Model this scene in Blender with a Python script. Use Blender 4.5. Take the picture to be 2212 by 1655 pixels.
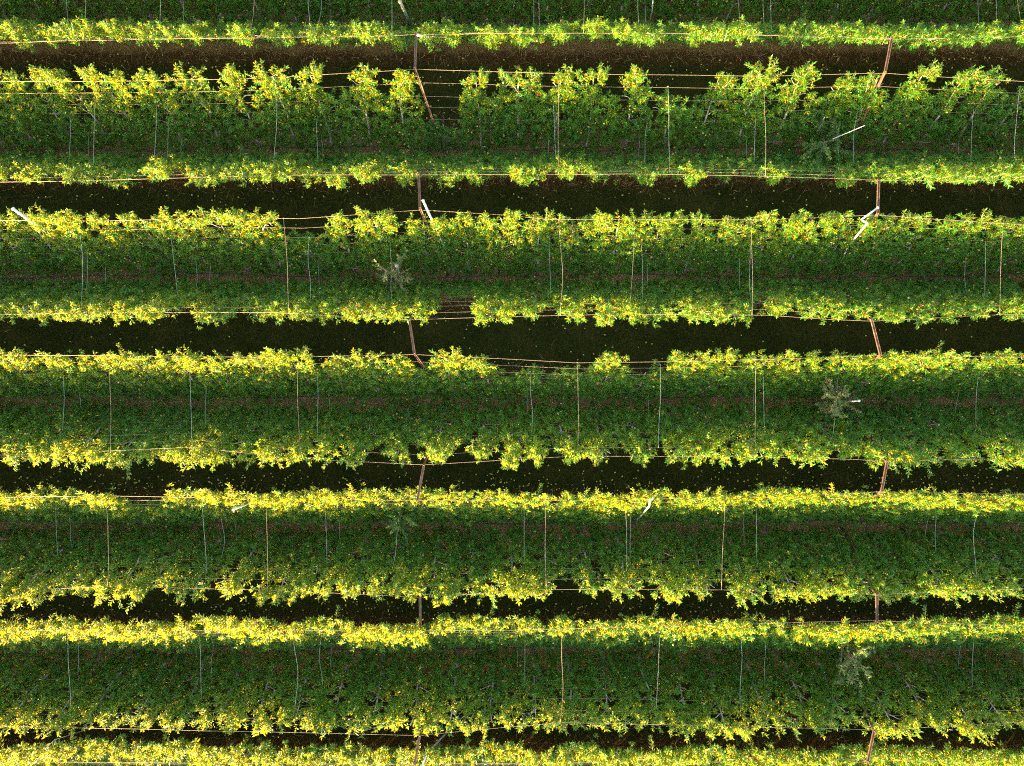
import bpy, math, random
import numpy as np
from mathutils import Vector, Matrix, Euler

for o in list(bpy.data.objects):
    bpy.data.objects.remove(o)
SC = bpy.context.scene
COL = SC.collection
RNG = np.random.default_rng(11)
random.seed(5)

# ------------------------------------------------------------------ camera, sky, sun, exposure
CAM_H = 26.0
FPX = 1536.0                       # focal length in units of a 2212 px wide picture
cam = bpy.data.cameras.new('camera')
cam_o = bpy.data.objects.new('camera', cam)
COL.objects.link(cam_o)
cam_o.location = (0, 0, CAM_H)
cam_o.rotation_euler = (0, 0, 0)
cam.sensor_fit = 'HORIZONTAL'
cam.angle = 2 * math.atan(1106 / FPX)
cam.clip_start = 0.5
cam.clip_end = 2000
SC.camera = cam_o

SUN_EL, SUN_AZ = 7.6, 230.0       # azimuth of the sun, counter-clockwise from +x (picture right)
az, el = math.radians(SUN_AZ), math.radians(SUN_EL)
to_sun = Vector((math.cos(az) * math.cos(el), math.sin(az) * math.cos(el), math.sin(el)))
world = bpy.data.worlds.new('World')
SC.world = world
world.use_nodes = True
wn = world.node_tree
wn.nodes.clear()
sky = wn.nodes.new('ShaderNodeTexSky')
sky.sky_type = 'NISHITA'
sky.sun_disc = False
sky.ozone_density = 0.3
sky.dust_density = 2.0
sky.sun_elevation = el
sky.sun_rotation = math.radians(90) - az      # sky rotation runs clockwise from +y
bg = wn.nodes.new('ShaderNodeBackground')
bg.inputs['Strength'].default_value = 0.125
wo = wn.nodes.new('ShaderNodeOutputWorld')
wn.links.new(sky.outputs[0], bg.inputs[0])
wn.links.new(bg.outputs[0], wo.inputs[0])

sun = bpy.data.lights.new('sun', 'SUN')
sun.energy = 5.0
sun.angle = math.radians(0.6)
sun.color = (1.0, 0.69, 0.29)
sun_o = bpy.data.objects.new('sun', sun)
COL.objects.link(sun_o)
sun_o.rotation_euler = to_sun.to_track_quat('Z', 'Y').to_euler()

SC.view_settings.view_transform = 'Standard'
SC.view_settings.look = 'None'
SC.view_settings.exposure = 3.4
SC.view_settings.gamma = 1.0
SC.cycles.use_denoising = False
SC.cycles.filter_width = 1.1
SC.cycles.sample_clamp_indirect = 0.6
SC.cycles.max_bounces = 3
SC.cycles.diffuse_bounces = 2
SC.cycles.transmission_bounces = 2

# ------------------------------------------------------------------ helpers
def W(px, py, z):
    """world point at height z under a point of the 2212 x 1655 survey picture"""
    k = (CAM_H - z) / FPX
    return ((px - 1106) * k, (827.5 - py) * k, z)

ORD = ['', 'first', 'second', 'third', 'fourth', 'fifth', 'sixth', 'seventh', 'eighth', 'ninth', 'tenth',
       'eleventh', 'twelfth', 'thirteenth', 'fourteenth', 'fifteenth', 'sixteenth', 'seventeenth', 'eighteenth',
       'nineteenth', 'twentieth', 'twenty-first', 'twenty-second', 'twenty-third', 'twenty-fourth',
       'twenty-fifth', 'twenty-sixth', 'twenty-seventh', 'twenty-eighth', 'twenty-ninth', 'thirtieth']

def tag(o, label=None, cat=None, group=None, kind=None):
    if label: o['label'] = label
    if cat: o['category'] = cat
    if group: o['group'] = group
    if kind: o['kind'] = kind
    return o

def link(name, data, mat=None, parent=None):
    o = bpy.data.objects.new(name, data)
    COL.objects.link(o)
    if mat is not None and data is not None and not data.materials:
        data.materials.append(mat)
    if parent is not None:
        o.parent = parent
    return o

def np_mesh(name, verts, faces_list, smooth=True, attrs=None):
    """faces_list: list of (n,k) int arrays"""
    me = bpy.data.meshes.new(name)
    verts = np.asarray(verts, dtype=np.float32)
    me.vertices.add(len(verts))
    me.vertices.foreach_set('co', verts.ravel())
    loops = np.concatenate([f.ravel() for f in faces_list]).astype(np.int32)
    tot = np.concatenate([np.full(len(f), f.shape[1]) for f in faces_list]).astype(np.int32)
    start = np.concatenate([[0], np.cumsum(tot)[:-1]]).astype(np.int32)
    me.loops.add(len(loops))
    me.loops.foreach_set('vertex_index', loops)
    me.polygons.add(len(tot))
    me.polygons.foreach_set('loop_start', start)
    me.polygons.foreach_set('use_smooth', np.full(len(tot), smooth))
    me.update(calc_edges=True)
    if attrs:
        for k, v in attrs.items():
            a = me.attributes.new(k, 'FLOAT', 'POINT')
            a.data.foreach_set('value', np.asarray(v, dtype=np.float32))
    return me

class MB:
    """collects tubes and boxes into one mesh"""
    def __init__(s):
        s.v = []; s.f = []
    def tube(s, pts, rad, n=6, cap=True):
        pts = [Vector(p) for p in pts]
        if not hasattr(rad, '__len__'):
            rad = [rad] * len(pts)
        b0 = len(s.v)
        up = Vector((0.31, 0.17, 0.94))
        for i, p in enumerate(pts):
            d = (pts[min(i + 1, len(pts) - 1)] - pts[max(i - 1, 0)]).normalized()
            a = d.cross(up)
            if a.length < 1e-3: a = d.cross(Vector((1, 0, 0)))
            a.normalize(); b = d.cross(a)
            for k in range(n):
                t = 2 * math.pi * k / n
                s.v.append(p + (a * math.cos(t) + b * math.sin(t)) * rad[i])
        for i in range(len(pts) - 1):
            for k in range(n):
                q = b0 + i * n
                s.f.append((q + k, q + (k + 1) % n, q + n + (k + 1) % n, q + n + k))
        if cap:
            s.f.append(tuple(b0 + k for k in reversed(range(n))))
            e = b0 + (len(pts) - 1) * n
            s.f.append(tuple(e + k for k in range(n)))
    def bar(s, p, q, w, h, side):
        """box along p-q; w across (along side), h along the third axis"""
        p, q = Vector(p), Vector(q)
        d = (q - p).normalized()
        a = (Vector(side) - d * Vector(side).dot(d)).normalized()
        b = d.cross(a)
        b0 = len(s.v)
        for c in (p, q):
            for x, y in ((-1, -1), (1, -1), (1, 1), (-1, 1)):
                s.v.append(c + a * (x * w / 2) + b * (y * h / 2))
        for f in ((3, 2, 1, 0), (4, 5, 6, 7), (0, 1, 5, 4), (1, 2, 6, 5), (2, 3, 7, 6), (3, 0, 4, 7)):
            s.f.append(tuple(b0 + i for i in f))
    def mesh(s, name, smooth=True):
        me = bpy.data.meshes.new(name)
        me.from_pydata([tuple(v) for v in s.v], [], s.f)
        if smooth:
            me.polygons.foreach_set('use_smooth', [True] * len(me.polygons))
        me.update()
        return me

# ------------------------------------------------------------------ materials
def new_mat(name):
    m = bpy.data.materials.new(name)
    m.use_nodes = True
    nt = m.node_tree
    return m, nt, nt.nodes['Principled BSDF'], nt.nodes['Material Output']

def ramp(nt, fac, stops):
    r = nt.nodes.new('ShaderNodeValToRGB')
    el_ = r.color_ramp.elements
    while len(el_) < len(stops): el_.new(0.5)
    for e, (p, c) in zip(el_, stops):
        e.position = p; e.color = (*c, 1)
    nt.links.new(fac, r.inputs[0])
    return r.outputs[0]

def noise(nt, vec, scale, detail=4, rough=0.6):
    n = nt.nodes.new('ShaderNodeTexNoise')
    n.inputs['Scale'].default_value = scale
    n.inputs['Detail'].default_value = detail
    n.inputs['Roughness'].default_value = rough
    if vec is not None: nt.links.new(vec, n.inputs['Vector'])
    return n.outputs['Fac']

def attr(nt, name):
    a = nt.nodes.new('ShaderNodeAttribute'); a.attribute_name = name
    return a.outputs['Fac']

def math_n(nt, op, a, b):
    m = nt.nodes.new('ShaderNodeMath'); m.operation = op
    for i, x in enumerate((a, b)):
        if isinstance(x, (int, float)): m.inputs[i].default_value = x
        else: nt.links.new(x, m.inputs[i])
    return m.outputs[0]

def mix_rgb(nt, fac, a, b):
    m = nt.nodes.new('ShaderNodeMix'); m.data_type = 'RGBA'
    ins = [m.inputs[0], m.inputs[6], m.inputs[7]]
    for s, x in zip(ins, (fac, a, b)):
        if isinstance(x, (int, float)): s.default_value = x
        elif isinstance(x, tuple): s.default_value = (*x, 1)
        else: nt.links.new(x, s)
    return m.outputs[2]

def leaf_material(name, refl, trans, tfac, rough=0.38, spec=0.5):
    m, nt, p, out = new_mat(name)
    t = attr(nt, 'tint')
    oi = nt.nodes.new('ShaderNodeObjectInfo')
    t2 = math_n(nt, 'ADD', t, math_n(nt, 'MULTIPLY', math_n(nt, 'SUBTRACT', oi.outputs['Random'], 0.5), 0.25))
    nt.links.new(ramp(nt, t2, refl), p.inputs['Base Color'])
    p.inputs['Roughness'].default_value = rough
    p.inputs['Specular IOR Level'].default_value = spec
    tr = nt.nodes.new('ShaderNodeBsdfTranslucent')
    nt.links.new(ramp(nt, t2, trans), tr.inputs['Color'])
    mx = nt.nodes.new('ShaderNodeMixShader')
    mx.inputs[0].default_value = tfac
    nt.links.new(p.outputs[0], mx.inputs[1])
    nt.links.new(tr.outputs[0], mx.inputs[2])
    nt.links.new(mx.outputs[0], out.inputs[0])
    return m

M = {}
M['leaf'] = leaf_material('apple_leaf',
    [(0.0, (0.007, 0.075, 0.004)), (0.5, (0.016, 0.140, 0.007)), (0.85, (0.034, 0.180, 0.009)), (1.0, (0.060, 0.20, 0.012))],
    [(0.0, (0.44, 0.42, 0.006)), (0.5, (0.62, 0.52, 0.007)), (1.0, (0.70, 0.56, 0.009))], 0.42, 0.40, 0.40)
M['small_leaf'] = leaf_material('pollinator_leaf',
    [(0.0, (0.04, 0.12, 0.015)), (0.6, (0.08, 0.18, 0.03)), (1.0, (0.28, 0.17, 0.11))],
    [(0.0, (0.25, 0.38, 0.02)), (1.0, (0.42, 0.40, 0.05))], 0.35)
M['grass'] = leaf_material('alley_grass',
    [(0.0, (0.014, 0.026, 0.003)), (0.6, (0.030, 0.045, 0.005)), (1.0, (0.085, 0.070, 0.015))],
    [(0.0, (0.03, 0.06, 0.005)), (1.0, (0.10, 0.10, 0.02))], 0.25, 0.6, 0.2)
M['straw'] = leaf_material('dry_straw',
    [(0.0, (0.14, 0.09, 0.035)), (0.5, (0.32, 0.23, 0.10)), (1.0, (0.52, 0.40, 0.20))],
    [(0.0, (0.12, 0.09, 0.04)), (1.0, (0.25, 0.2, 0.1))], 0.15, 0.7, 0.15)

def simple(name, stops, scale, rough, metal=0.0, spec=0.4, bump=0.0):
    m, nt, p, out = new_mat(name)
    tc = nt.nodes.new('ShaderNodeTexCoord')
    n = noise(nt, tc.outputs['Object'], scale, 5, 0.65)
    nt.links.new(ramp(nt, n, stops), p.inputs['Base Color'])
    p.inputs['Roughness'].default_value = rough
    p.inputs['Metallic'].default_value = metal
    p.inputs['Specular IOR Level'].default_value = spec
    if bump:
        b = nt.nodes.new('ShaderNodeBump'); b.inputs['Strength'].default_value = bump
        nt.links.new(n, b.inputs['Height']); nt.links.new(b.outputs[0], p.inputs['Normal'])
    return m

M['bark'] = simple('painted_bark', [(0.3, (0.14, 0.12, 0.105)), (0.5, (0.28, 0.26, 0.24)), (0.7, (0.42, 0.40, 0.38))], 9, 0.8, bump=0.4)
M['twig'] = simple('brown_twig', [(0.3, (0.13, 0.08, 0.05)), (0.7, (0.30, 0.21, 0.15))], 14, 0.8)
M['steel'] = simple('weathered_steel', [(0.3, (0.075, 0.042, 0.028)), (0.55, (0.15, 0.088, 0.062)), (0.75, (0.26, 0.19, 0.15))], 7, 0.5, 0.3)
M['wire'] = simple('galvanised_wire', [(0.3, (0.22, 0.17, 0.12)), (0.7, (0.36, 0.30, 0.23))], 3, 0.45, 0.4)
M['cord'] = simple('tie_cord', [(0.3, (0.26, 0.31, 0.27)), (0.7, (0.40, 0.45, 0.40))], 2, 0.55)
M['hose'] = simple('black_hose', [(0.3, (0.012, 0.012, 0.014)), (0.7, (0.03, 0.03, 0.034))], 5, 0.45)
M['pole'] = simple('white_pole', [(0.25, (0.30, 0.28, 0.25)), (0.5, (0.50, 0.48, 0.45)), (0.7, (0.62, 0.60, 0.57))], 6, 0.6)
M['grey_pole'] = simple('grey_pole', [(0.3, (0.13, 0.13, 0.10)), (0.7, (0.26, 0.25, 0.20))], 6, 0.75)

m, nt, p, out = new_mat('apple_skin')
t = attr(nt, 'tint')
tc = nt.nodes.new('ShaderNodeTexCoord')
t = math_n(nt, 'ADD', t, math_n(nt, 'MULTIPLY', math_n(nt, 'SUBTRACT', noise(nt, tc.outputs['Object'], 22, 2), 0.5), 0.5))
nt.links.new(ramp(nt, t, [(0.0, (0.20, 0.24, 0.045)), (0.45, (0.30, 0.22, 0.06)), (0.7, (0.32, 0.10, 0.06)), (1.0, (0.27, 0.06, 0.055))]), p.inputs['Base Color'])
p.inputs['Roughness'].default_value = 0.38
M['apple'] = m
m, nt, p, out = new_mat('windfall_skin')
oi = nt.nodes.new('ShaderNodeObjectInfo')
nt.links.new(ramp(nt, math_n(nt, 'ADD', math_n(nt, 'MULTIPLY', attr(nt, 'tint'), 0.7), math_n(nt, 'MULTIPLY', oi.outputs['Random'], 0.3)),
    [(0.0, (0.36, 0.40, 0.07)), (0.7, (0.46, 0.42, 0.10)), (1.0, (0.32, 0.17, 0.06))]), p.inputs['Base Color'])
p.inputs['Roughness'].default_value = 0.45
M['windfall'] = m

# ------------------------------------------------------------------ orchard layout (survey in picture units)
# each double row is a V: [base line, upper arm top wire, lower arm top wire]
ROWS = []
for i, (yb, yn, ys) in enumerate([(-202, -150, -226), (66, -136, 77), (335, 161, 380), (602, 473, 680), (867, 775, 986),
                                  (1130, 1077, 1273), (1396, 1361, 1562), (1662, 1645, 1850), (1929, 1935, 2140)]):
    ROWS.append((yb, yn, ys))
TIPZ = 2.9
def arm(i, side):
    """base Y, tip Y of an arm (side +1 leans up the picture, -1 down)"""
    yb, yn, ys = ROWS[i]
    Yb = (827.5 - yb) * CAM_H / FPX
    Yt = (827.5 - (yn if side > 0 else ys)) * (CAM_H - TIPZ) / FPX
    if i == 0: Yt = Yb + side * 1.6
    return Yb, Yt
def arm_pt(i, side, t):
    Yb, Yt = arm(i, side)
    return Yb + (Yt - Yb) * t, TIPZ * t
def arm_t(i, side, py):
    """level on an arm that appears at picture height py"""
    best = min(range(0, 131), key=lambda k: abs(827.5 - FPX * arm_pt(i, side, k / 100)[0] / (CAM_H - arm_pt(i, side, k / 100)[1]) - py))
    return best / 100
ROWNAME = ['', 'topmost', 'second', 'third', 'fourth', 'fifth', 'sixth', 'bottom']

# ------------------------------------------------------------------ ground
me = bpy.data.meshes.new('ground')
gv, gf = [], []
nx, ny = 40, 40
for j in range(ny + 1):
    for i in range(nx + 1):
        gv.append((-300 + 600 * i / nx, -300 + 600 * j / ny, 0))
for j in range(ny):
    for i in range(nx):
        a = j * (nx + 1) + i
        gf.append((a, a + 1, a + nx + 2, a + nx + 1))
me.from_pydata(gv, [], gf); me.update()
m, nt, p, out = new_mat('orchard_ground')
geo = nt.nodes.new('ShaderNodeNewGeometry')
sep = nt.nodes.new('ShaderNodeSeparateXYZ'); nt.links.new(geo.outputs['Position'], sep.inputs[0])
Y0 = arm(4, 1)[0]
# distance from the nearest tree line; rows repeat every 4.505 m
yy = math_n(nt, 'SUBTRACT', sep.outputs[1], Y0)
q = math_n(nt, 'DIVIDE', yy, 4.505)
fr = math_n(nt, 'ABSOLUTE', math_n(nt, 'SUBTRACT', q, math_n(nt, 'ROUND', q, 0)), 0)
dist = math_n(nt, 'MULTIPLY', fr, 4.505)
wob = math_n(nt, 'MULTIPLY', math_n(nt, 'SUBTRACT', noise(nt, geo.outputs['Position'], 0.9, 5, 0.7), 0.5), 0.9)
dist = math_n(nt, 'ADD', dist, wob)
n1 = math_n(nt, 'ADD', math_n(nt, 'MULTIPLY', noise(nt, geo.outputs['Position'], 9, 8, 0.8), 0.6), math_n(nt, 'MULTIPLY', noise(nt, geo.outputs['Position'], 0.8, 4, 0.6), 0.4))
n2 = noise(nt, geo.outputs['Position'], 30, 6, 0.7)
grass_c = ramp(nt, n1, [(0.36, (0.010, 0.014, 0.002)), (0.5, (0.024, 0.030, 0.004)), (0.64, (0.060, 0.048, 0.010))])
soil_c = ramp(nt, n2, [(0.3, (0.024, 0.012, 0.004)), (0.5, (0.055, 0.030, 0.009)), (0.7, (0.12, 0.070, 0.025))])
straw_c = ramp(nt, n2, [(0.3, (0.07, 0.045, 0.016)), (0.5, (0.17, 0.115, 0.045)), (0.7, (0.30, 0.22, 0.095))])
c1 = ramp(nt, math_n(nt, 'MULTIPLY', dist, 0.5), [(0.28, (0, 0, 0)), (0.42, (1, 1, 1))])
c2 = ramp(nt, math_n(nt, 'MULTIPLY', dist, 0.5), [(0.52, (0, 0, 0)), (0.68, (1, 1, 1))])
nt.links.new(mix_rgb(nt, c2, mix_rgb(nt, c1, straw_c, soil_c), grass_c), p.inputs['Base Color'])
p.inputs['Roughness'].default_value = 0.95
p.inputs['Specular IOR Level'].default_value = 0.1
bp = nt.nodes.new('ShaderNodeBump'); bp.inputs['Strength'].default_value = 0.8; bp.inputs['Distance'].default_value = 0.05
nt.links.new(n2, bp.inputs['Height']); nt.links.new(bp.outputs[0], p.inputs['Normal'])
tag(link('ground', me, m), 'dark orchard floor of grass alleys and dry strips', 'ground', kind='structure')

def blades(name, pos, length, width, lift, mat_, curve=0.3):
    """thin bent strips lying or standing at pos; returns one mesh"""
    n = len(pos)
    a = RNG.uniform(0, 2 * np.pi, n)
    d = np.stack([np.cos(a), np.sin(a), np.zeros(n)], 1)
    s = np.stack([-np.sin(a), np.cos(a), np.zeros(n)], 1)
    L = length[:, None]; Wd = width[:, None]; up = np.zeros((n, 3)); up[:, 2] = 1
    bend = s * (RNG.normal(0, curve, n)[:, None] * L)
    p0 = pos; p1 = pos + d * L * 0.5 + up * lift[:, None] * 0.8 + bend * 0.3; p2 = pos + d * L + up * lift[:, None] + bend
    V = np.stack([p0 - s * Wd / 2, p0 + s * Wd / 2, p1 - s * Wd / 2, p1 + s * Wd / 2, p2], 1).reshape(-1, 3)
    b = (np.arange(n) * 5)[:, None]
    q = b + np.array([[0, 1, 3, 2]]); t_ = b + np.array([[2, 3, 4]])
    tint = np.repeat(np.clip(RNG.normal(0.5, 0.25, n), 0, 1), 5)
    return np_mesh(name, V, [q, t_], True, {'tint': tint})

base_lines = [arm(i, 1)[0] for i in range(1, 8)]
# straw under the trees
P = []
for Yb in base_lines:
    n = 17000
    P.append(np.stack([RNG.uniform(-20, 20, n), Yb + RNG.normal(0, 0.55, n), RNG.uniform(0.01, 0.06, n)], 1))
P = np.concatenate(P); n = len(P)
tag(link('straw', blades('straw', P, RNG.uniform(0.12, 0.38, n), RNG.uniform(0.004, 0.010, n), RNG.uniform(0.0, 0.09, n), None), M['straw']),
    'dry tan straw lying under the double rows of trees', 'straw', kind='stuff')
# grass and weeds of the alleys
P = []
for k in range(len(base_lines) - 1):
    mid = (base_lines[k] + base_lines[k + 1]) / 2
    n = 15000
    P.append(np.stack([RNG.uniform(-20, 20, n), mid + RNG.uniform(-1.25, 1.25, n) + RNG.normal(0, 0.15, n), np.zeros(n)], 1))
P = np.concatenate(P); n = len(P)
tag(link('grass', blades('grass', P, RNG.uniform(0.05, 0.16, n), RNG.uniform(0.010, 0.024, n), RNG.uniform(0.03, 0.10, n), None), M['grass']),
    'short dark grass and weeds in the shaded alleys', 'grass', kind='stuff')

# ------------------------------------------------------------------ apple trees
def frames(d, upv):
    n_ = upv - (np.sum(upv * d, 1, keepdims=True)) * d
    n_ /= np.linalg.norm(n_, axis=1, keepdims=True) + 1e-9
    return n_, np.cross(n_, d)

LEAF = np.array([(0, 0, 0), (0.30, -0.5, 0.13), (0.30, 0, 0.0), (0.30, 0.5, 0.13),
                 (0.70, -0.40, 0.05), (0.70, 0, -0.06), (0.70, 0.40, 0.05), (1.0, 0, -0.20)])
LQ = np.array([(1, 2, 5, 4), (2, 3, 6, 5)]); LT = np.array([(0, 2, 1), (0, 3, 2), (4, 5, 7), (5, 6, 7)])

def leaves_mesh(name, pos, d, upv, length, aspect, tint):
    n = len(pos)
    d = d / (np.linalg.norm(d, axis=1, keepdims=True) + 1e-9)
    nn, bb = frames(d, upv)
    fold = RNG.uniform(0.5, 1.9, n)[:, None, None]
    droop = RNG.uniform(0.2, 1.8, n)[:, None, None]
    T = LEAF[None]
    L = length[:, None, None]
    z = np.where(T[..., 1:2] != 0, T[..., 2:3] * fold * aspect * 1.6, T[..., 2:3]) - 0.12 * droop * T[..., 0:1] ** 2
    V = pos[:, None] + L * (T[..., 0:1] * d[:, None] + T[..., 1:2] * aspect * bb[:, None] + z * nn[:, None])
    b = (np.arange(n) * 8)[:, None, None]
    Q = (b + LQ[None]).reshape(-1, 4); Tt = (b + LT[None]).reshape(-1, 3)
    return np_mesh(name, V.reshape(-1, 3), [Q, Tt], True, {'tint': np.repeat(tint, 8)})

ARM_D = np.array([0, 1.6, 2.9]) / math.hypot(1.6, 2.9)
ARM_N = np.array([0, -2.9, 1.6]) / math.hypot(1.6, 2.9)
ARM_L = math.hypot(1.6, 2.9)

def make_variant(k, cls):
    """trunk, crown and fruit meshes of a tree leaning towards local +y"""
    top = {'dense': 1.02, 'medium': 1.0, 'sparse': 0.98, 'short': 0.70}[cls]
    nsh = {'dense': 345, 'medium': 310, 'sparse': 265, 'short': 215}[cls]
    # trunk line in arm plane
    lean = RNG.normal(0, 0.10)
    tv = np.linspace(0, top * 0.97, 9)
    tu = lean * tv + np.cumsum(RNG.normal(0, 0.022, 9)); tu -= tu[0]
    tw = np.cumsum(RNG.normal(0, 0.015, 9)); tw -= tw[0]
    kick = 0.05 * np.exp(-((tv - 0.12) / 0.08) ** 2) * RNG.choice([-1, 1])
    tu = tu + kick
    P3 = tu[:, None] * np.array([1, 0, 0]) + (tv * ARM_L)[:, None] * ARM_D + tw[:, None] * ARM_N
    mb = MB()
    mb.tube(P3, list(np.linspace(0.048, 0.014, 9)), 7)
    limbs = []
    for lv in (0.15, 0.30, 0.43, 0.56, 0.71, 0.86):
        if lv > top - 0.05: continue
        for sgn in (-1, 1):
            if RNG.random() < 0.25: continue
            ln = RNG.uniform(0.30, 0.62) * (1 if lv < 0.6 else 0.75)
            u0 = np.interp(lv, tv, tu)
            s = np.linspace(0, 1, 6)
            uu = u0 + sgn * ln * s
            vv = lv - 0.03 * (1 - s) ** 2 * 1.5 + 0.012 * np.sin(s * 6 + RNG.uniform(0, 6)) + (0.02 * s if lv > 0.5 else 0)
            ww = 0.02 * np.sin(s * 5 + RNG.uniform(0, 6))
            L3 = uu[:, None] * np.array([1, 0, 0]) + (vv * ARM_L)[:, None] * ARM_D + ww[:, None] * ARM_N
            mb.tube(L3, list(np.linspace(0.018, 0.007, 6)), 5)
            limbs.append((uu, vv))
    # shoots; the top of the crown breaks up into a few tufts
    cl = {'dense': [RNG.uniform(-0.62, -0.3), RNG.uniform(-0.1, 0.15), RNG.uniform(0.35, 0.62)], 'medium': [RNG.uniform(-0.5, -0.1), RNG.uniform(0.1, 0.5)],
          'sparse': [RNG.normal(0, 0.12)], 'short': [RNG.uniform(-0.3, 0.3)]}[cls]
    cl = [c + np.interp(top, tv, tu) for c in cl]
    u, v, w = [], [], []
    holes = [(RNG.uniform(-0.7, 0.7), RNG.uniform(0.45, 0.95), RNG.uniform(0.10, 0.2)) for _ in range({'dense': 1, 'medium': 2, 'sparse': 5, 'short': 2}[cls])]
    while len(u) < nsh:
        vv = RNG.beta(1.05, 1.0) * (top - 0.06) + 0.06
        wid = 0.70 if vv < 0.62 * top else 0.70 - ({'dense': 0.05, 'medium': 0.22, 'sparse': 0.42, 'short': 0.3}[cls]) * (vv - 0.62 * top) / (0.38 * top)
        uu = RNG.uniform(-wid, wid)
        if vv > 0.7: uu += np.interp(vv, tv, tu)
        if vv > 0.80 * top and RNG.random() < 0.75: uu = RNG.choice(cl) + RNG.normal(0, 0.15)
        if any((uu - a) ** 2 + ((vv - b) * 2.2) ** 2 < c * c for a, b, c in holes): continue
        ww = RNG.normal(0.06, 0.13)
        u.append(uu); v.append(vv); w.append(ww)
    # leaders above the top wire
    nl = {'dense': 16, 'medium': 11, 'sparse': 8, 'short': 4}[cls]
    pw = RNG.uniform(0.3, 1.0, len(cl)); pw /= pw.sum()
    for _ in range(nl):
        u.append(RNG.choice(cl, p=pw) + RNG.normal(0, 0.11)); v.append(top - RNG.uniform(0.0, 0.10)); w.append(RNG.normal(0, 0.09))
    u, v, w = map(np.array, (u, v, w)); n = len(u)
    o = u[:, None] * np.array([1, 0, 0]) + (v * ARM_L)[:, None] * ARM_D + w[:, None] * ARM_N
    lead = np.zeros(n, bool); lead[-nl:] = True
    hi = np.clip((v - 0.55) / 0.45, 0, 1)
    d = np.array([0, 0, 0.55]) + 0.35 * ARM_D[None] + 0.25 * ARM_N[None] * (1 - hi[:, None]) + RNG.normal(0, 0.52, (n, 3))
    d[lead] = np.array([0, 0.32, 0.80]) + RNG.normal(0, 0.34, (nl, 3))
    d /= np.linalg.norm(d, axis=1, keepdims=True)
    ln = RNG.uniform(0.08, 0.22, n) * (0.9 + 0.35 * hi)
    ln[lead] = RNG.uniform(0.22, 0.52, nl)
    cnt = np.where(lead, (ln * 34).astype(int) + 4, RNG.integers(8, 14, n))
    idx = np.repeat(np.arange(n), cnt)
    j = np.concatenate([np.arange(c) for c in cnt]); N = len(idx)
    s = (j + 0.5) / cnt[idx]
    ph = j * 2.399 + RNG.uniform(0, 6.28, n)[idx] + RNG.normal(0, 0.3, N)
    D = d[idx]
    ref = np.where(np.abs(D[:, 2:3]) < 0.9, np.array([[0, 0, 1.0]]), np.array([[1.0, 0, 0]]))
    A = np.cross(D, ref); A /= np.linalg.norm(A, axis=1, keepdims=True)
    B = np.cross(D, A)
    rad = A * np.cos(ph)[:, None] + B * np.sin(ph)[:, None]
    op = np.radians(RNG.uniform(35, 85, N) * (1.05 - 0.45 * s))
    ld = D * np.cos(op)[:, None] + rad * np.sin(op)[:, None]
    ld[:, 2] -= RNG.uniform(0, 0.35, N) * (1 - 0.5 * s)
    pos = o[idx] + D * (ln[idx] * s)[:, None] + rad * 0.008
    size = RNG.uniform(0.065, 0.145, N) * (1 - 0.25 * np.maximum(0, s - 0.6))
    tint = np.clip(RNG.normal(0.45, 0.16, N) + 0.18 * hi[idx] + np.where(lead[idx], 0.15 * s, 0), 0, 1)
    upv = np.array([0, 0, 1.0]) + RNG.normal(0, 0.35, (N, 3)) + D * 0.25
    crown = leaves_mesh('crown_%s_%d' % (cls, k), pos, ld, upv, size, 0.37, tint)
    # green stems of the leaders belong to the woody mesh
    for i in np.nonzero(lead)[0]:
        mb.tube([o[i] - d[i] * 0.1, o[i] + d[i] * ln[i] * 0.5, o[i] + d[i] * ln[i]], [0.007, 0.005, 0.003], 4)
    trunk = mb.mesh('trunk_%s_%d' % (cls, k))
    # fruit
    nf = {'dense': 16, 'medium': 19, 'sparse': 20, 'short': 14}[cls]
    fi = RNG.choice(n, nf)
    fp = o[fi] + RNG.normal(0, 0.05, (nf, 3)) + np.array([0, 0, 0.02]) + ARM_N * 0.10
    fm = spheres(fp, RNG.uniform(0.027, 0.037, nf), np.clip(v[fi] * 0.75 + RNG.normal(0, 0.22, nf), 0, 1), 'fruit_%s_%d' % (cls, k))
    return trunk, crown, fm

def sphere_template(nr=8, nz=5):
    V = [(0, 0, 1)]
    for a in range(1, nz):
        t = math.pi * a / nz
        for k in range(nr):
            V.append((math.sin(t) * math.cos(2 * math.pi * k / nr), math.sin(t) * math.sin(2 * math.pi * k / nr), math.cos(t)))
    V.append((0, 0, -1))
    Q, T = [], []
    for k in range(nr):
        T.append((0, 1 + k, 1 + (k + 1) % nr))
        e = 1 + (nz - 2) * nr
        T.append((len(V) - 1, e + (k + 1) % nr, e + k))
        for a in range(nz - 2):
            q_ = 1 + a * nr
            Q.append((q_ + k, q_ + nr + k, q_ + nr + (k + 1) % nr, q_ + (k + 1) % nr))
    V = np.array(V)
    V[:, 2] = V[:, 2] * 0.9 - np.where((np.abs(V[:, 0]) + np.abs(V[:, 1])) < 0.01, np.sign(V[:, 2]) * 0.12, 0)   # dimple at stem and eye
    return V, np.array(Q), np.array(T)

def spheres(P, R, tint, name, nr=8, nz=5):
    V, Q, T = sphere_template(nr, nz)
    n = len(P)
    X = P[:, None] + V[None] * R[:, None, None]
    b = (np.arange(n) * len(V))[:, None, None]
    return np_mesh(name, X.reshape(-1, 3), [(b + Q[None]).reshape(-1, 4), (b + T[None]).reshape(-1, 3)], True, {'tint': np.repeat(tint, len(V))})

VAR = {}
for cls, k in (('dense', 6), ('medium', 6), ('sparse', 5), ('short', 3)):
    VAR[cls] = [make_variant(q_, cls) for q_ in range(k)]
    for tr_, cr_, fr_ in VAR[cls]:
        tr_.materials.append(M['bark']); cr_.materials.append(M['leaf']); fr_.materials.append(M['apple'])

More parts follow.
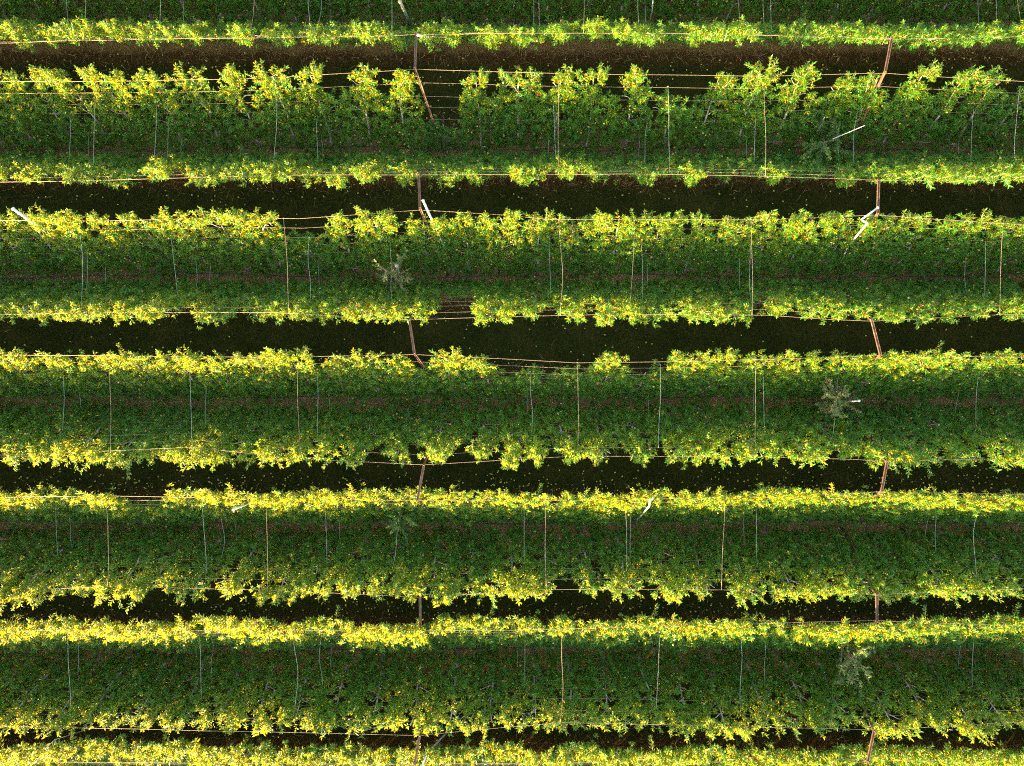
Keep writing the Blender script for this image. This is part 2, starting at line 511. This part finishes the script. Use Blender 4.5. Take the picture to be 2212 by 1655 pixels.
# which habit stands where: arm -> [(up to picture x, class weights dense/medium/sparse/short)]
HABIT = {
    (1, 1): [(9999, (3, 6, 1, 0))],
    (1, -1): [(9999, (1, 7, 3, 0))],
    (2, 1): [(650, (1, 7, 2, 0)), (9999, (0, 3, 8, 1))],
    (2, -1): [(700, (1, 6, 3, 0)), (1900, (0, 3, 7, 1)), (9999, (4, 5, 0, 0))],
    (3, 1): [(640, (4, 5, 1, 0)), (800, (0, 1, 3, 4)), (9999, (1, 7, 3, 0))],
    (3, -1): [(560, (3, 6, 1, 0)), (1000, (1, 4, 4, 1)), (1850, (0, 5, 6, 0)), (9999, (6, 3, 0, 0))],
    (4, 1): [(700, (7, 3, 0, 0)), (1050, (2, 5, 2, 0)), (1260, (0, 0, 1, 6)), (1620, (1, 4, 4, 1)), (9999, (6, 4, 0, 0))],
    (4, -1): [(640, (6, 4, 0, 0)), (900, (2, 5, 3, 0)), (1640, (0, 3, 8, 0)), (9999, (5, 5, 1, 0))],
    (5, 1): [(240, (8, 1, 0, 0)), (330, (0, 0, 0, 9)), (9999, (8, 3, 0, 0))],
    (5, -1): [(1000, (4, 6, 1, 0)), (1550, (1, 5, 4, 0)), (9999, (5, 5, 0, 0))],
    (6, 1): [(9999, (9, 2, 0, 0))], (6, -1): [(9999, (7, 4, 0, 0))],
    (7, 1): [(9999, (9, 1, 0, 0))], (7, -1): [(9999, (8, 3, 0, 0))],
}
CL = ['dense', 'medium', 'sparse', 'short']
LOOK = {'dense': 'dense leafy apple tree', 'medium': 'apple tree', 'sparse': 'thin-topped apple tree', 'short': 'short-topped apple tree'}
SP = 1.31
EXTRA = {(7, 1): 0.20, (6, -1): 0.10, (6, 1): 0.10, (5, -1): 0.10, (5, 1): 0.06, (4, -1): 0.06}      # how far the crowns overhang the top wire
outer = []       # trees past the three hundred that show largest
for i in range(0, 9):
    for side in (1, -1):
        Yb, Yt = arm(i, side)
        wd = abs(Yt - Yb)
        x = -34 + RNG.uniform(0, SP) + (0 if side > 0 else SP / 2)
        num = 0
        last = None
        while x < 26:
            px = 1106 + FPX * x / (CAM_H - 2.6)
            hab = HABIT.get((i, side), [(9999, (7, 4, 0, 0))])
            wts = next(wt for lim, wt in hab if px < lim)
            cls = random.choices(CL, wts)[0]
            low = 1.0
            # the post bays keep a gap beside the post
            if (i, side) in ((2, 1), (3, -1)) and 918 < px < (990 if i == 2 else 1008):
                cls, low = 'short', 0.58
            vi = random.randrange(len(VAR[cls]))
            if (cls, vi) == last: vi = (vi + 1) % len(VAR[cls])
            last = (cls, vi)
            loc = (x, Yb + side * 0.13 + RNG.normal(0, 0.03), 0)
            mir = random.choice((-1, 1)); sc = RNG.uniform(0.88, 1.06)
            rz = (0 if side > 0 else math.pi) + RNG.normal(0, 0.02)
            scale = (mir * RNG.uniform(0.96, 1.10), (wd - 0.1 + EXTRA.get((i, side), 0)) / 1.6 * RNG.uniform(0.95, 1.05) * low, sc * low)
            if 1 <= i <= 6 and not (i == 1 and side > 0) and abs(x) < 17.4:
                num += 1
                root = link('apple_tree', None)
                root.empty_display_size = 0.3
                root.location = loc; root.rotation_euler = (0, 0, rz); root.scale = scale
                tag(root, '%s, %s side of %s double row%s, %s from left' % (LOOK[cls], 'upper' if side > 0 else 'lower', ROWNAME[i],
                    ' from top' if 1 < i else '', ORD[num]), 'apple tree', 'apple trees trained along the V trellis rows')
                tr_, cr_, fr_ = VAR[cls][vi]
                link('trunk', tr_, None, root)
                tag(link('crown', cr_, None, root), kind='stuff')
                tag(link('fruit', fr_, None, root), kind='stuff')
            else:
                outer.append((loc, rz, scale, cls, vi))
            x += SP * RNG.uniform(0.93, 1.07)

# the trees of the half-hidden and outlying rows: one mass, instanced on points
proto = [(c, k) for c in CL for k in range(len(VAR[c]))]
pm = bpy.data.meshes.new('outlying_orchard_trees')
pm.from_pydata([t_[0] for t_ in outer], [], [])
a = pm.attributes.new('pick', 'INT', 'POINT'); a.data.foreach_set('value', [proto.index((t_[3], t_[4])) for t_ in outer])
a = pm.attributes.new('spin', 'FLOAT_VECTOR', 'POINT'); a.data.foreach_set('vector', [c for t_ in outer for c in (0, 0, t_[1])])
a = pm.attributes.new('size', 'FLOAT_VECTOR', 'POINT'); a.data.foreach_set('vector', [c for t_ in outer for c in t_[2]])
mass = link('outlying_orchard_trees', pm)
tag(mass, 'mass of further apple trees at the edges of the orchard view', 'orchard', kind='stuff')
ng = bpy.data.node_groups.new('tree_mass', 'GeometryNodeTree')
ng.interface.new_socket('Geometry', in_out='INPUT', socket_type='NodeSocketGeometry')
ng.interface.new_socket('Geometry', in_out='OUTPUT', socket_type='NodeSocketGeometry')
gi = ng.nodes.new('NodeGroupInput'); go = ng.nodes.new('NodeGroupOutput')
first = {}
for o in COL.objects:
    if o.type == 'MESH' and o.data not in first: first[o.data] = o
joins = []
def named(n_, t_):
    x_ = ng.nodes.new('GeometryNodeInputNamedAttribute'); x_.data_type = t_; x_.inputs['Name'].default_value = n_
    return x_.outputs[0]
for part in range(3):
    gj = ng.nodes.new('GeometryNodeJoinGeometry')
    for c, k in reversed(proto):
        me_ = VAR[c][k][part]
        ob = first.get(me_)
        if ob is None:      # habit not planted in view: plant list stays complete with its neighbour
            ob = first[next(VAR[c2][k2][part] for c2, k2 in proto if VAR[c2][k2][part] in first)]
        oi = ng.nodes.new('GeometryNodeObjectInfo'); oi.inputs['Object'].default_value = ob; oi.inputs['As Instance'].default_value = True
        oi.transform_space = 'ORIGINAL'
        ng.links.new(oi.outputs['Geometry'], gj.inputs[0])
    iop = ng.nodes.new('GeometryNodeInstanceOnPoints')
    iop.inputs['Pick Instance'].default_value = True
    ng.links.new(gi.outputs[0], iop.inputs['Points'])
    ng.links.new(gj.outputs[0], iop.inputs['Instance'])
    ng.links.new(named('pick', 'INT'), iop.inputs['Instance Index'])
    ng.links.new(named('spin', 'FLOAT_VECTOR'), iop.inputs['Rotation'])
    ng.links.new(named('size', 'FLOAT_VECTOR'), iop.inputs['Scale'])
    joins.append(iop)
gj = ng.nodes.new('GeometryNodeJoinGeometry')
for iop in joins: ng.links.new(iop.outputs[0], gj.inputs[0])
ng.links.new(gj.outputs[0], go.inputs[0])
md = mass.modifiers.new('tree_mass', 'NODES'); md.node_group = ng

# ------------------------------------------------------------------ trellis wires
TOPW = {   # surveyed course of the top wires
    (1, -1): [(25, 94), (125, 89), (500, 83), (828, 79), (900, 75), (1106, 73), (1356, 72), (1656, 77), (1924, 86), (2209, 80)],
    (2, 1): [(0, 177), (280, 176), (500, 171), (638, 166), (898, 150), (1103, 157), (1356, 162), (1656, 165), (1909, 159), (2209, 177)],
    (2, -1): [(0, 394), (225, 390), (590, 379), (905, 378), (1103, 378), (1356, 376), (1656, 381), (1896, 390), (2209, 389)],
    (3, 1): [(0, 476), (225, 478), (500, 471), (648, 473), (908, 454), (1103, 466), (1181, 474), (1506, 475), (1659, 475), (1892, 465), (2169, 484), (2212, 485)],
    (3, -1): [(0, 680), (175, 676), (586, 675), (885, 691), (1103, 684), (1331, 679), (1656, 681), (1784, 690), (1882, 694), (2159, 680)],
    (4, 1): [(30, 767), (586, 772), (896, 766), (1103, 776), (1246, 784), (1481, 781), (1697, 775), (1899, 768), (2197, 772)],
    (4, -1): [(0, 983), (125, 979), (415, 966), (648, 991), (916, 1004), (1103, 993), (1248, 985), (1656, 987), (1834, 992), (1913, 996), (2200, 990)],
    (5, 1): [(0, 1074), (225, 1071), (500, 1076), (901, 1081), (1106, 1082), (1692, 1074), (1902, 1062), (2200, 1068)],
    (5, -1): [(0, 1276), (175, 1269), (232, 1267), (575, 1274), (913, 1290), (1158, 1274), (1297, 1272), (1560, 1274), (1892, 1284), (2200, 1272)],
    (6, 1): [(0, 1362), (909, 1362), (1100, 1361), (1892, 1340), (2200, 1352)],
    (6, -1): [(0, 1568), (907, 1588), (1210, 1560), (1885, 1576), (2200, 1560)],
    (7, 1): [(0, 1645), (896, 1650), (1500, 1645), (1872, 1640), (2200, 1645)],
    (1, 1): [(0, -136), (1106, -140), (2212, -136)],
}
LEVELS = [1.0, 0.86, 0.71, 0.57, 0.43, 0.30, 0.16]
LEVNAME = ['top', 'second', 'third', 'fourth', 'fifth', 'sixth', 'lowest']
for (i, side), line in TOPW.items():
    pts0 = [W(a_, b_, TIPZ) for a_, b_ in line]
    pts0 = [(-30, pts0[0][1], TIPZ)] + pts0 + [(24, pts0[-1][1], TIPZ)]
    Yt = arm(i, side)[1]
    for li, t_ in enumerate(LEVELS):
        Y_, Z_ = arm_pt(i, side, t_)
        pts = []
        for a_, b_ in zip(pts0[:-1], pts0[1:]):
            for s in np.linspace(0, 1, 6, endpoint=False):
                xx = a_[0] + (b_[0] - a_[0]) * s
                dv = (a_[1] + (b_[1] - a_[1]) * s - Yt) * (t_ if li else 1)
                sag = 0.015 * math.sin(xx * 1.1 + li + i)
                pts.append((xx, Y_ + dv + (side * 0.05 if li > 2 else 0), Z_ + sag + (0.0 if li else 0.02)))
        pts.append((24, Y_, Z_))
        mb = MB(); mb.tube(pts, 0.0052 if li == 0 else (0.0042 if li < 4 else 0.0034), 5)
        tag(link('trellis_wire', mb.mesh('trellis_wire'), M['wire']),
            '%s wire along the %s side of the %s double row%s' % (LEVNAME[li], 'upper' if side > 0 else 'lower', ROWNAME[i], ' from top' if i > 1 else ''),
            'wire', 'trellis wires strung along the rows')

# ------------------------------------------------------------------ leaning posts and crossbeams
LEFT, RIGHT = 'left', 'right'
POSTS = [   # row, side, line, tip, base in picture units
    (1, 1, LEFT, (888, -150), (958, 66)), (1, -1, LEFT, (900, 74), (956, 66)), (1, 1, RIGHT, (1925, -140), (1822, 66)), (1, -1, RIGHT, (1924, 85), (1826, 66)),
    (2, 1, LEFT, (897, 148), (960, 335)), (2, -1, LEFT, (905, 379), (960, 335)), (2, 1, RIGHT, (1910, 157), (1832, 335)), (2, -1, RIGHT, (1896, 391), (1832, 335)),
    (3, 1, LEFT, (908, 450), (970, 602)), (3, -1, LEFT, (885, 692), (967, 602)), (3, 1, RIGHT, (1894, 462), (1812, 602)), (3, -1, RIGHT, (1881, 692), (1815, 602)),
    (4, 1, LEFT, (896, 764), (968, 867)), (4, -1, LEFT, (916, 1005), (960, 867)), (4, 1, RIGHT, (1900, 767), (1822, 867)), (4, -1, RIGHT, (1914, 997), (1814, 867)),
    (5, 1, LEFT, (902, 1081), (958, 1130)), (5, -1, LEFT, (908, 1292), (956, 1130)), (5, 1, RIGHT, (1902, 1062), (1816, 1130)), (5, -1, RIGHT, (1892, 1284), (1815, 1130)),
    (6, 1, LEFT, (909, 1363), (958, 1396)), (6, -1, LEFT, (907, 1588), (958, 1396)), (6, 1, RIGHT, (1892, 1342), (1812, 1396)), (6, -1, RIGHT, (1886, 1577), (1812, 1396)),
    (7, 1, LEFT, (896, 1650), (958, 1662)), (7, 1, RIGHT, (1872, 1643), (1812, 1662)),
]
TIP = {}
PZ = 3.0
for i, side, ln_, tip, base in POSTS:
    A = Vector(W(*tip, PZ)); B = Vector(W(*base, 0.0)); B.y += side * 0.05; B.z = -0.05
    TIP[(i, side, ln_)] = A
    d = (A - B).normalized()
    inner = Vector((0, -side, 0.5))
    mb = MB()
    sidev = d.cross(inner).normalized()
    mb.bar(B, A + d * 0.06, 0.058, 0.010, sidev)                     # web
    nrm = d.cross(sidev).normalized()
    if nrm.z < 0: nrm = -nrm
    for s in (-1, 1):
        mb.bar(B + sidev * s * 0.032 + nrm * 0.012, A + d * 0.06 + sidev * s * 0.032 + nrm * 0.012, 0.008, 0.040, sidev)   # flanges
    root = link('trellis_post', mb.mesh('trellis_post', False), M['steel'])
    tag(root, 'leaning steel post, %s line, %s side of %s double row%s' % (ln_, 'upper' if side > 0 else 'lower', ROWNAME[i], ' from top' if i > 1 else ''),
        'post', 'leaning steel trellis posts')
for i in range(1, 7):
    for ln_ in (LEFT, RIGHT):
        A, B = TIP[(i, -1, ln_)].copy(), TIP[(i + 1, 1, ln_)].copy()
        A.z = B.z = PZ + 0.05
        d = (B - A).normalized()
        A -= d * 0.05; B += d * 0.04
        sidev = Vector((0, 0, 1)).cross(d).normalized()
        mb = MB()
        up = Vector((0, 0, 1))
        mb.bar(A, B, 0.060, 0.008, sidev)
        for s in (-1, 1):
            mb.bar(A + sidev * s * 0.034 + up * 0.012, B + sidev * s * 0.034 + up * 0.012, 0.008, 0.045, sidev)
        root = link('crossbeam', mb.mesh('crossbeam', False), M['steel'])
        tag(root, 'brown steel crossbeam, %s line, over the %s alley from top' % (ln_, ORD[i]), 'beam', 'steel crossbeams over the alleys')
        for e in (A + d * 0.05, B - d * 0.04):
            mbp = MB(); mbp.tube([e + up * 0.0, e + up * 0.035], 0.016, 6)
            link('bolt', mbp.mesh('bolt', False), M['wire'], root)

# ------------------------------------------------------------------ cord ties across the V of each double row
TIES = {   # (x at upper arm, y there, x at lower arm, y there)
    1: [(146, -40, 146, 65), (185, -120, 185, 77), (346, -90, 346, 72), (394, -40, 394, 66), (541, -120, 541, 78), (670, -100, 671, 70), (687, -40, 686, 64),
        (847, -110, 847, 72), (1154, -30, 1153, 66), (1164, -80, 1164, 68), (1259, -125, 1260, 76), (1382, -90, 1381, 72), (1392, -10, 1394, 66), (1598, -130, 1599, 77),
        (1648, -50, 1650, 68), (1664, -80, 1667, 72), (2111, -30, 2114, 64), (2151, -80, 2151, 70), (2210, -120, 2208, 77)],
    2: [(152, 240, 149, 343), (193, 280, 191, 338), (205, 205, 202, 352), (339, 217, 334, 376), (364, 255, 363, 347), (394, 293, 392, 345), (599, 185, 590, 379),
        (686, 235, 686, 341), (697, 280, 697, 341), (1207, 164, 1206, 376), (1195, 225, 1203, 368), (1185, 282, 1185, 345), (1443, 187, 1446, 366),
        (1400, 253, 1392, 368), (1380, 283, 1378, 354), (1650, 166, 1653, 381), (1632, 242, 1628, 352), (1613, 283, 1612, 344), (1852, 232, 1843, 367), (1812, 266, 1812, 362),
        (2102, 230, 2096, 357), (2072, 300, 2070, 345), (2203, 182, 2197, 386)],
    3: [(172, 495, 177, 676), (188, 534, 188, 644), (229, 561, 227, 626), (370, 501, 385, 649), (423, 544, 422, 636), (455, 566, 454, 616), (613, 477, 624, 676), (668, 524, 671, 661),
        (687, 554, 690, 621), (843, 514, 848, 659), (1208, 474, 1210, 679), (1187, 524, 1188, 646), (1371, 484, 1360, 673), (1385, 521, 1388, 649), (1398, 566, 1399, 620),
        (1623, 476, 1624, 680), (1621, 514, 1622, 655), (1597, 554, 1598, 628), (2166, 484, 2159, 680), (2128, 516, 2127, 651), (2086, 554, 2085, 628)],
    4: [(137, 797, 135, 927), (170, 842, 177, 897), (237, 780, 240, 977), (410, 788, 414, 965), (445, 800, 445, 922), (462, 853, 463, 890), (644, 778, 648, 991), (686, 795, 686, 937),
        (711, 840, 713, 909), (1145, 801, 1146, 932), (1139, 847, 1138, 915), (1248, 784, 1248, 985), (1426, 786, 1422, 966), (1402, 845, 1401, 897), (1633, 778, 1633, 986), (1649, 795, 1650, 947),
        (1628, 830, 1627, 900), (1811, 800, 1798, 950), (2072, 831, 2062, 891), (2112, 810, 2107, 936)],
    5: [(121, 1095, 125, 1210), (151, 1100, 153, 1178), (226, 1074, 232, 1267), (436, 1090, 445, 1241), (476, 1100, 478, 1202), (505, 1110, 505, 1160), (575, 1080, 579, 1268),
        (704, 1095, 707, 1220), (733, 1110, 733, 1175), (863, 1100, 847, 1227), (1178, 1082, 1180, 1273), (1132, 1095, 1133, 1220), (1351, 1090, 1354, 1237), (1361, 1100, 1361, 1200),
        (1565, 1085, 1558, 1270), (1606, 1100, 1607, 1178), (1634, 1095, 1635, 1218), (2023, 1090, 2022, 1205), (2005, 1100, 2000, 1172), (2116, 1085, 2109, 1255)],
    6: [(147, 1370, 153, 1536), (169, 1375, 169, 1466), (208, 1380, 206, 1427), (432, 1372, 436, 1504), (460, 1378, 459, 1460), (632, 1368, 637, 1541), (693, 1375, 697, 1484), (714, 1380, 714, 1435),
        (1214, 1364, 1210, 1553), (1134, 1374, 1134, 1489), (1120, 1380, 1119, 1440), (1425, 1370, 1417, 1528), (1409, 1380, 1413, 1422), (1599, 1370, 1599, 1528), (1652, 1375, 1652, 1491),
        (1818, 1375, 1815, 1495), (2103, 1372, 2100, 1485), (2075, 1378, 2069, 1443), (2209, 1378, 2211, 1440)],
}
for i, ties in TIES.items():
    for k, (xa, ya, xb, yb) in enumerate(sorted(ties)):
        tN = arm_t(i, 1, ya); tS = arm_t(i, -1, yb)
        if i >= 5: tN = tS
        if i <= 2: tS = tN
        if i in (3, 4): tN = tS = (tN + tS) / 2
        t_ = min(max(tN, 0.2), 1.0)
        # tie it to the wire that runs nearest that level
        lev = min(LEVELS, key=lambda q_: abs(q_ - t_))
        if abs(lev - t_) < 0.06: t_ = lev
        YN, Z = arm_pt(i, 1, t_); YS, _ = arm_pt(i, -1, t_)
        ks = (CAM_H - Z) / FPX
        XN, XS = (xa - 1106) * ks, (xb - 1106) * ks
        if t_ > 0.97:
            def wire_y(s_, X_):
                ln2 = TOPW[(i, s_)]; xs = [W(a_, b_, TIPZ)[0] for a_, b_ in ln2]; ys_ = [W(a_, b_, TIPZ)[1] for a_, b_ in ln2]
                return float(np.interp(X_, xs, ys_))
            YN, YS = wire_y(1, XN), wire_y(-1, XS)
        slack = random.choice((0.01, 0.02, 0.03, 0.05, 0.10)) * random.choice((-1, 1))
        pts = []
        for s in np.linspace(0, 1, 9):
            pts.append((XN + (XS - XN) * s + slack * math.sin(math.pi * s) * (0.6 + 0.5 * math.sin(5 * s + k)), YN + (YS - YN) * s, Z + 0.02 - abs(slack) * 1.2 * math.sin(math.pi * s)))
        mb = MB(); mb.tube(pts, 0.0048 if t_ > 0.9 else 0.0042, 5)
        mb.tube([(XN - 0.03, YN + 0.015, Z - 0.02), (XN, YN + 0.02, Z + 0.03), (XN + 0.03, YN + 0.01, Z - 0.02)], 0.006, 4)   # knot
        long_ = 'long pale' if t_ > 0.9 else ('greenish' if t_ > 0.55 else 'short greenish')
        tag(link('tie_cord', mb.mesh('tie_cord'), M['wire' if t_ > 0.9 else 'cord']), '%s tie cord across the %s double row%s, %s from left' % (long_, ROWNAME[i], ' from top' if i > 1 else '', ORD[k + 1]),
            'cord', 'tie cords joining the two arms of each row')

# ------------------------------------------------------------------ drip hoses
for i in range(1, 8):
    Yb = arm(i, 1)[0]
    off = {1: 0.0, 2: 0.08, 3: 0.03, 4: 0.23, 5: 0.13, 6: 0.1, 7: 0.1}[i]
    pts = [(x, Yb + off + 0.07 * math.sin(x * 0.42 + i * 2.1) + 0.03 * math.sin(x * 1.3 + i), 0.42 + 0.05 * math.sin(x * 0.9 + i)) for x in np.arange(-30, 25, 0.5)]
    mb = MB(); mb.tube(pts, 0.016, 6)
    tag(link('drip_hose', mb.mesh('drip_hose'), M['hose']), 'black drip hose along the middle of the %s double row%s' % (ROWNAME[i], ' from top' if i > 1 else ''),
        'hose', 'black drip hoses under the rows')

# ------------------------------------------------------------------ white and grey poles
def pole(label, pts, r, mat_='pole', name='white_pole', cap=True):
    mb = MB()
    P = [W(*q_) for q_ in pts]
    mb.tube(P, r, 10)
    o = link(name, mb.mesh(name), M[mat_])
    tag(o, label, 'pole', 'poles standing among the rows')
    if cap:
        t_, u_ = Vector(P[0]), Vector(P[1])
        d = (t_ - u_).normalized()
        mc = MB(); mc.tube([t_ - d * 0.03, t_ + d * 0.012], r * 1.35, 10)
        link('cap', mc.mesh('cap'), M[mat_], o)
    return o
pole('thick white pole leaning left, tip at the left end of the third double row', [(28, 451, 3.45), (225, 588, 0)], 0.042)
pole('white pole leaning beside the left crossbeam of the second alley', [(914, 433, 3.5), (986, 592, 0)], 0.034)
pole('bent white pole with a zigzag kink beside the right post line', [(1897, 448, 3.4), (1861, 475, 3.25), (1866, 478, 3.2), (1874, 482, 3.1), (1857, 502, 2.5), (1833, 531, 1.7), (1803, 592, 0)], 0.03)
pole('short white pole end beside the left post of the topmost alley', [(903, 76, 3.1), (924, 80, 2.8), (962, 70, 0)], 0.034)
pole('slanting white pole rising through the upper side of the fifth double row', [(504, 1101, 3.45), (606, 1060, 0)], 0.032)
pole('small white pole with hooked tip in the fifth double row, right of centre', [(1410, 1077, 3.3), (1404, 1078, 3.32), (1403, 1093, 3.05), (1370, 1130, 0)], 0.026)
pole('white pole at the bottom edge beside the left post line', [(909, 1662, 3.45), (923, 1628, 2.9), (985, 1560, 0)], 0.030)
pole('pale stick poking up near the bottom left corner', [(98, 1618, 3.2), (118, 1598, 2.7), (240, 1560, 0)], 0.014, cap=False)
pole('grey-green round pole near the top edge left of centre', [(864, 3, 3.0), (890, 60, 0)], 0.05, 'grey_pole', 'grey_pole')
pole('thin white pole at the top edge right of centre', [(1411, -10, 2.2), (1409, 22, 1.3), (1400, 58, 0)], 0.02)
pole('thin pale stick leaning beside the leafy shrub in the second double row', [(1868, 271, 2.5), (1802, 299, 1.5), (1745, 330, 0)], 0.014, cap=False)
pole('white-topped pole inside the bare twiggy shrub of the third double row', [(857, 574, 2.4), (866, 606, 0)], 0.045, 'grey_pole')
pole('white pole end lying beside the blossoming shrub in the fourth double row', [(1856, 866, 2.3), (1826, 868, 1.2), (1780, 868, 0)], 0.030)

# ------------------------------------------------------------------ airy pollinator shrubs
def shrub(label, base, top, nbr, spread, leafy, pink, seed, reach):
    rs = np.random.default_rng(seed)
    B = np.array(W(*base)); T = np.array(W(*top))
    root = link('pollinator_tree', None); root.location = tuple(B)
    tag(root, label, 'small tree', 'pollinator trees among the apples')
    T = T - B
    mb = MB()
    stem = [T * s + np.array([0.04 * math.sin(5 * s), 0.04 * math.cos(4 * s), 0]) for s in np.linspace(0, 1, 7)]
    mb.tube(stem, list(np.linspace(0.03, 0.012, 7)), 6)
    pos, dirs = [], []
    for b in range(nbr):
        s0 = rs.uniform(0.35, 1.0)
        p0 = T * s0
        d = rs.normal(0, 1, 3); d[2] = abs(d[2]) * 0.6 + 0.05; d = d + np.array(spread) * 1.0
        d /= np.linalg.norm(d)
        L = rs.uniform(0.35, 1.0) * reach
        pts = [p0]; dd = d.copy()
        for k in range(6):
            dd = dd + rs.normal(0, 0.22, 3) - np.array([0, 0, 0.06]); dd /= np.linalg.norm(dd)
            pts.append(pts[-1] + dd * L / 6)
            if k > 0 and rs.random() < 0.75:
                sd = dd + rs.normal(0, 0.7, 3); sd /= np.linalg.norm(sd)
                e = pts[-1] + sd * rs.uniform(0.1, 0.28)
                mb.tube([pts[-1], (pts[-1] + e) / 2 + rs.normal(0, 0.01, 3), e], [0.006, 0.005, 0.003], 4)
                for _ in range(int(leafy * 7)):
                    pos.append(pts[-1] + (e - pts[-1]) * rs.random()); dirs.append(sd + rs.normal(0, 0.7, 3))
            for _ in range(int(leafy * 5)):
                pos.append(pts[-1] + rs.normal(0, 0.02, 3)); dirs.append(dd + rs.normal(0, 0.8, 3))
        mb.tube(pts, list(np.linspace(0.012, 0.004, 7)), 5)
    link('branches', mb.mesh('branches'), M['twig'], root)
    pos = np.array(pos); dirs = np.array(dirs); n = len(pos)
    tint = np.clip(rs.normal(0.35, 0.15, n), 0, 0.7); tint[rs.random(n) < pink] = 1.0
    tag(link('crown', leaves_mesh('crown_shrub', pos, dirs, np.array([0, 0, 1.0]) + rs.normal(0, 0.4, (n, 3)), rs.uniform(0.05, 0.095, n), 0.5, tint), M['small_leaf'], root), kind='stuff')
shrub('nearly bare twiggy small tree over the straw of the third double row', (868, 608, 0), (852, 590, 2.2), 20, (0.15, -0.35, 0.1), 1.1, 0.25, 3, 1.0)
shrub('small tree with pinkish blossom over the straw of the fourth double row', (1790, 868, 0), (1806, 862, 2.2), 26, (-0.3, 0.1, 0.3), 2.6, 0.35, 4, 0.9)
shrub('open branching small tree with a sunlit tip in the sixth double row', (1800, 1392, 0), (1842, 1420, 2.5), 26, (0.25, -0.6, 0.2), 2.2, 0.2, 8, 1.3)
shrub('leafy light green shrub spreading over the hose of the second double row', (1785, 330, 0), (1782, 305, 1.5), 24, (0.0, -0.05, 0.0), 3.0, 0.0, 6, 1.1)
shrub('bushy light green shrub under the sunlit tips of the fifth double row', (868, 1132, 0), (870, 1112, 2.2), 16, (0.0, -0.3, 0.0), 3.0, 0.05, 7, 0.7)

# ------------------------------------------------------------------ windfall apples
spots = []
for i in range(1, 7):
    up, dn = arm(i, 1)[0], arm(i + 1, 1)[0]
    n = {1: 520, 2: 420, 3: 330, 4: 620, 5: 560, 6: 200}[i]
    for _ in range(n):
        x = RNG.uniform(-18.6, 18.6)
        if RNG.random() < 0.62: y = dn + 1.45 + abs(RNG.normal(0, 0.30)) * RNG.choice([-1, 1])
        elif RNG.random() < 0.5: y = up - 1.45 + RNG.normal(0, 0.30)
        else: y = RNG.uniform(dn + 1.0, up - 1.0)
        spots.append((x, y, RNG.uniform(0.026, 0.036)))
# the strips in plain view between the arms get the single apples
def seen(s):
    px = 1106 + FPX * s[0] / CAM_H; py = 827.5 - FPX * s[1] / CAM_H
    return any(a_ < py < b_ for a_, b_ in ((112, 148), (402, 448), (700, 748), (1008, 1042), (1296, 1326))) and 5 < px < 2207
vis = [s for s in spots if seen(s)]; rest = [s for s in spots if not seen(s)]
single = [spheres(np.array([[0, 0, 0]]), np.array([1.0]), np.array([t_]), 'windfall_apple', 8, 5) for t_ in (0.1, 0.35, 0.6, 0.9)]
for s in single: s.materials.append(M['windfall'])
alley = lambda y: next((k for k in range(1, 7) if arm(k + 1, 1)[0] < y < arm(k, 1)[0]), 6)
for k, s in enumerate(vis[:300]):
    o = link('windfall_apple', single[k % 4])
    o.location = (s[0], s[1], s[2] * 0.85 + 0.02); o.scale = (s[2],) * 3; o.rotation_euler = (RNG.uniform(0, 6), RNG.uniform(0, 6), RNG.uniform(0, 6))
    tag(o, 'small yellow fallen apple on the dark ground of the %s alley from top' % ORD[alley(s[1])], 'apple', 'fallen apples in the %s alley from top' % ORD[alley(s[1])])
rest += vis[300:]
P = np.array([(a_, b_, c_ * 0.85 + 0.02) for a_, b_, c_ in rest])
tag(link('windfall_apples', spheres(P, np.array([r_[2] for r_ in rest]), RNG.uniform(0, 1, len(rest)), 'windfall_apples', 6, 4), M['windfall']),
    'scatter of further small yellow fallen apples along the alleys', 'apples', kind='stuff')
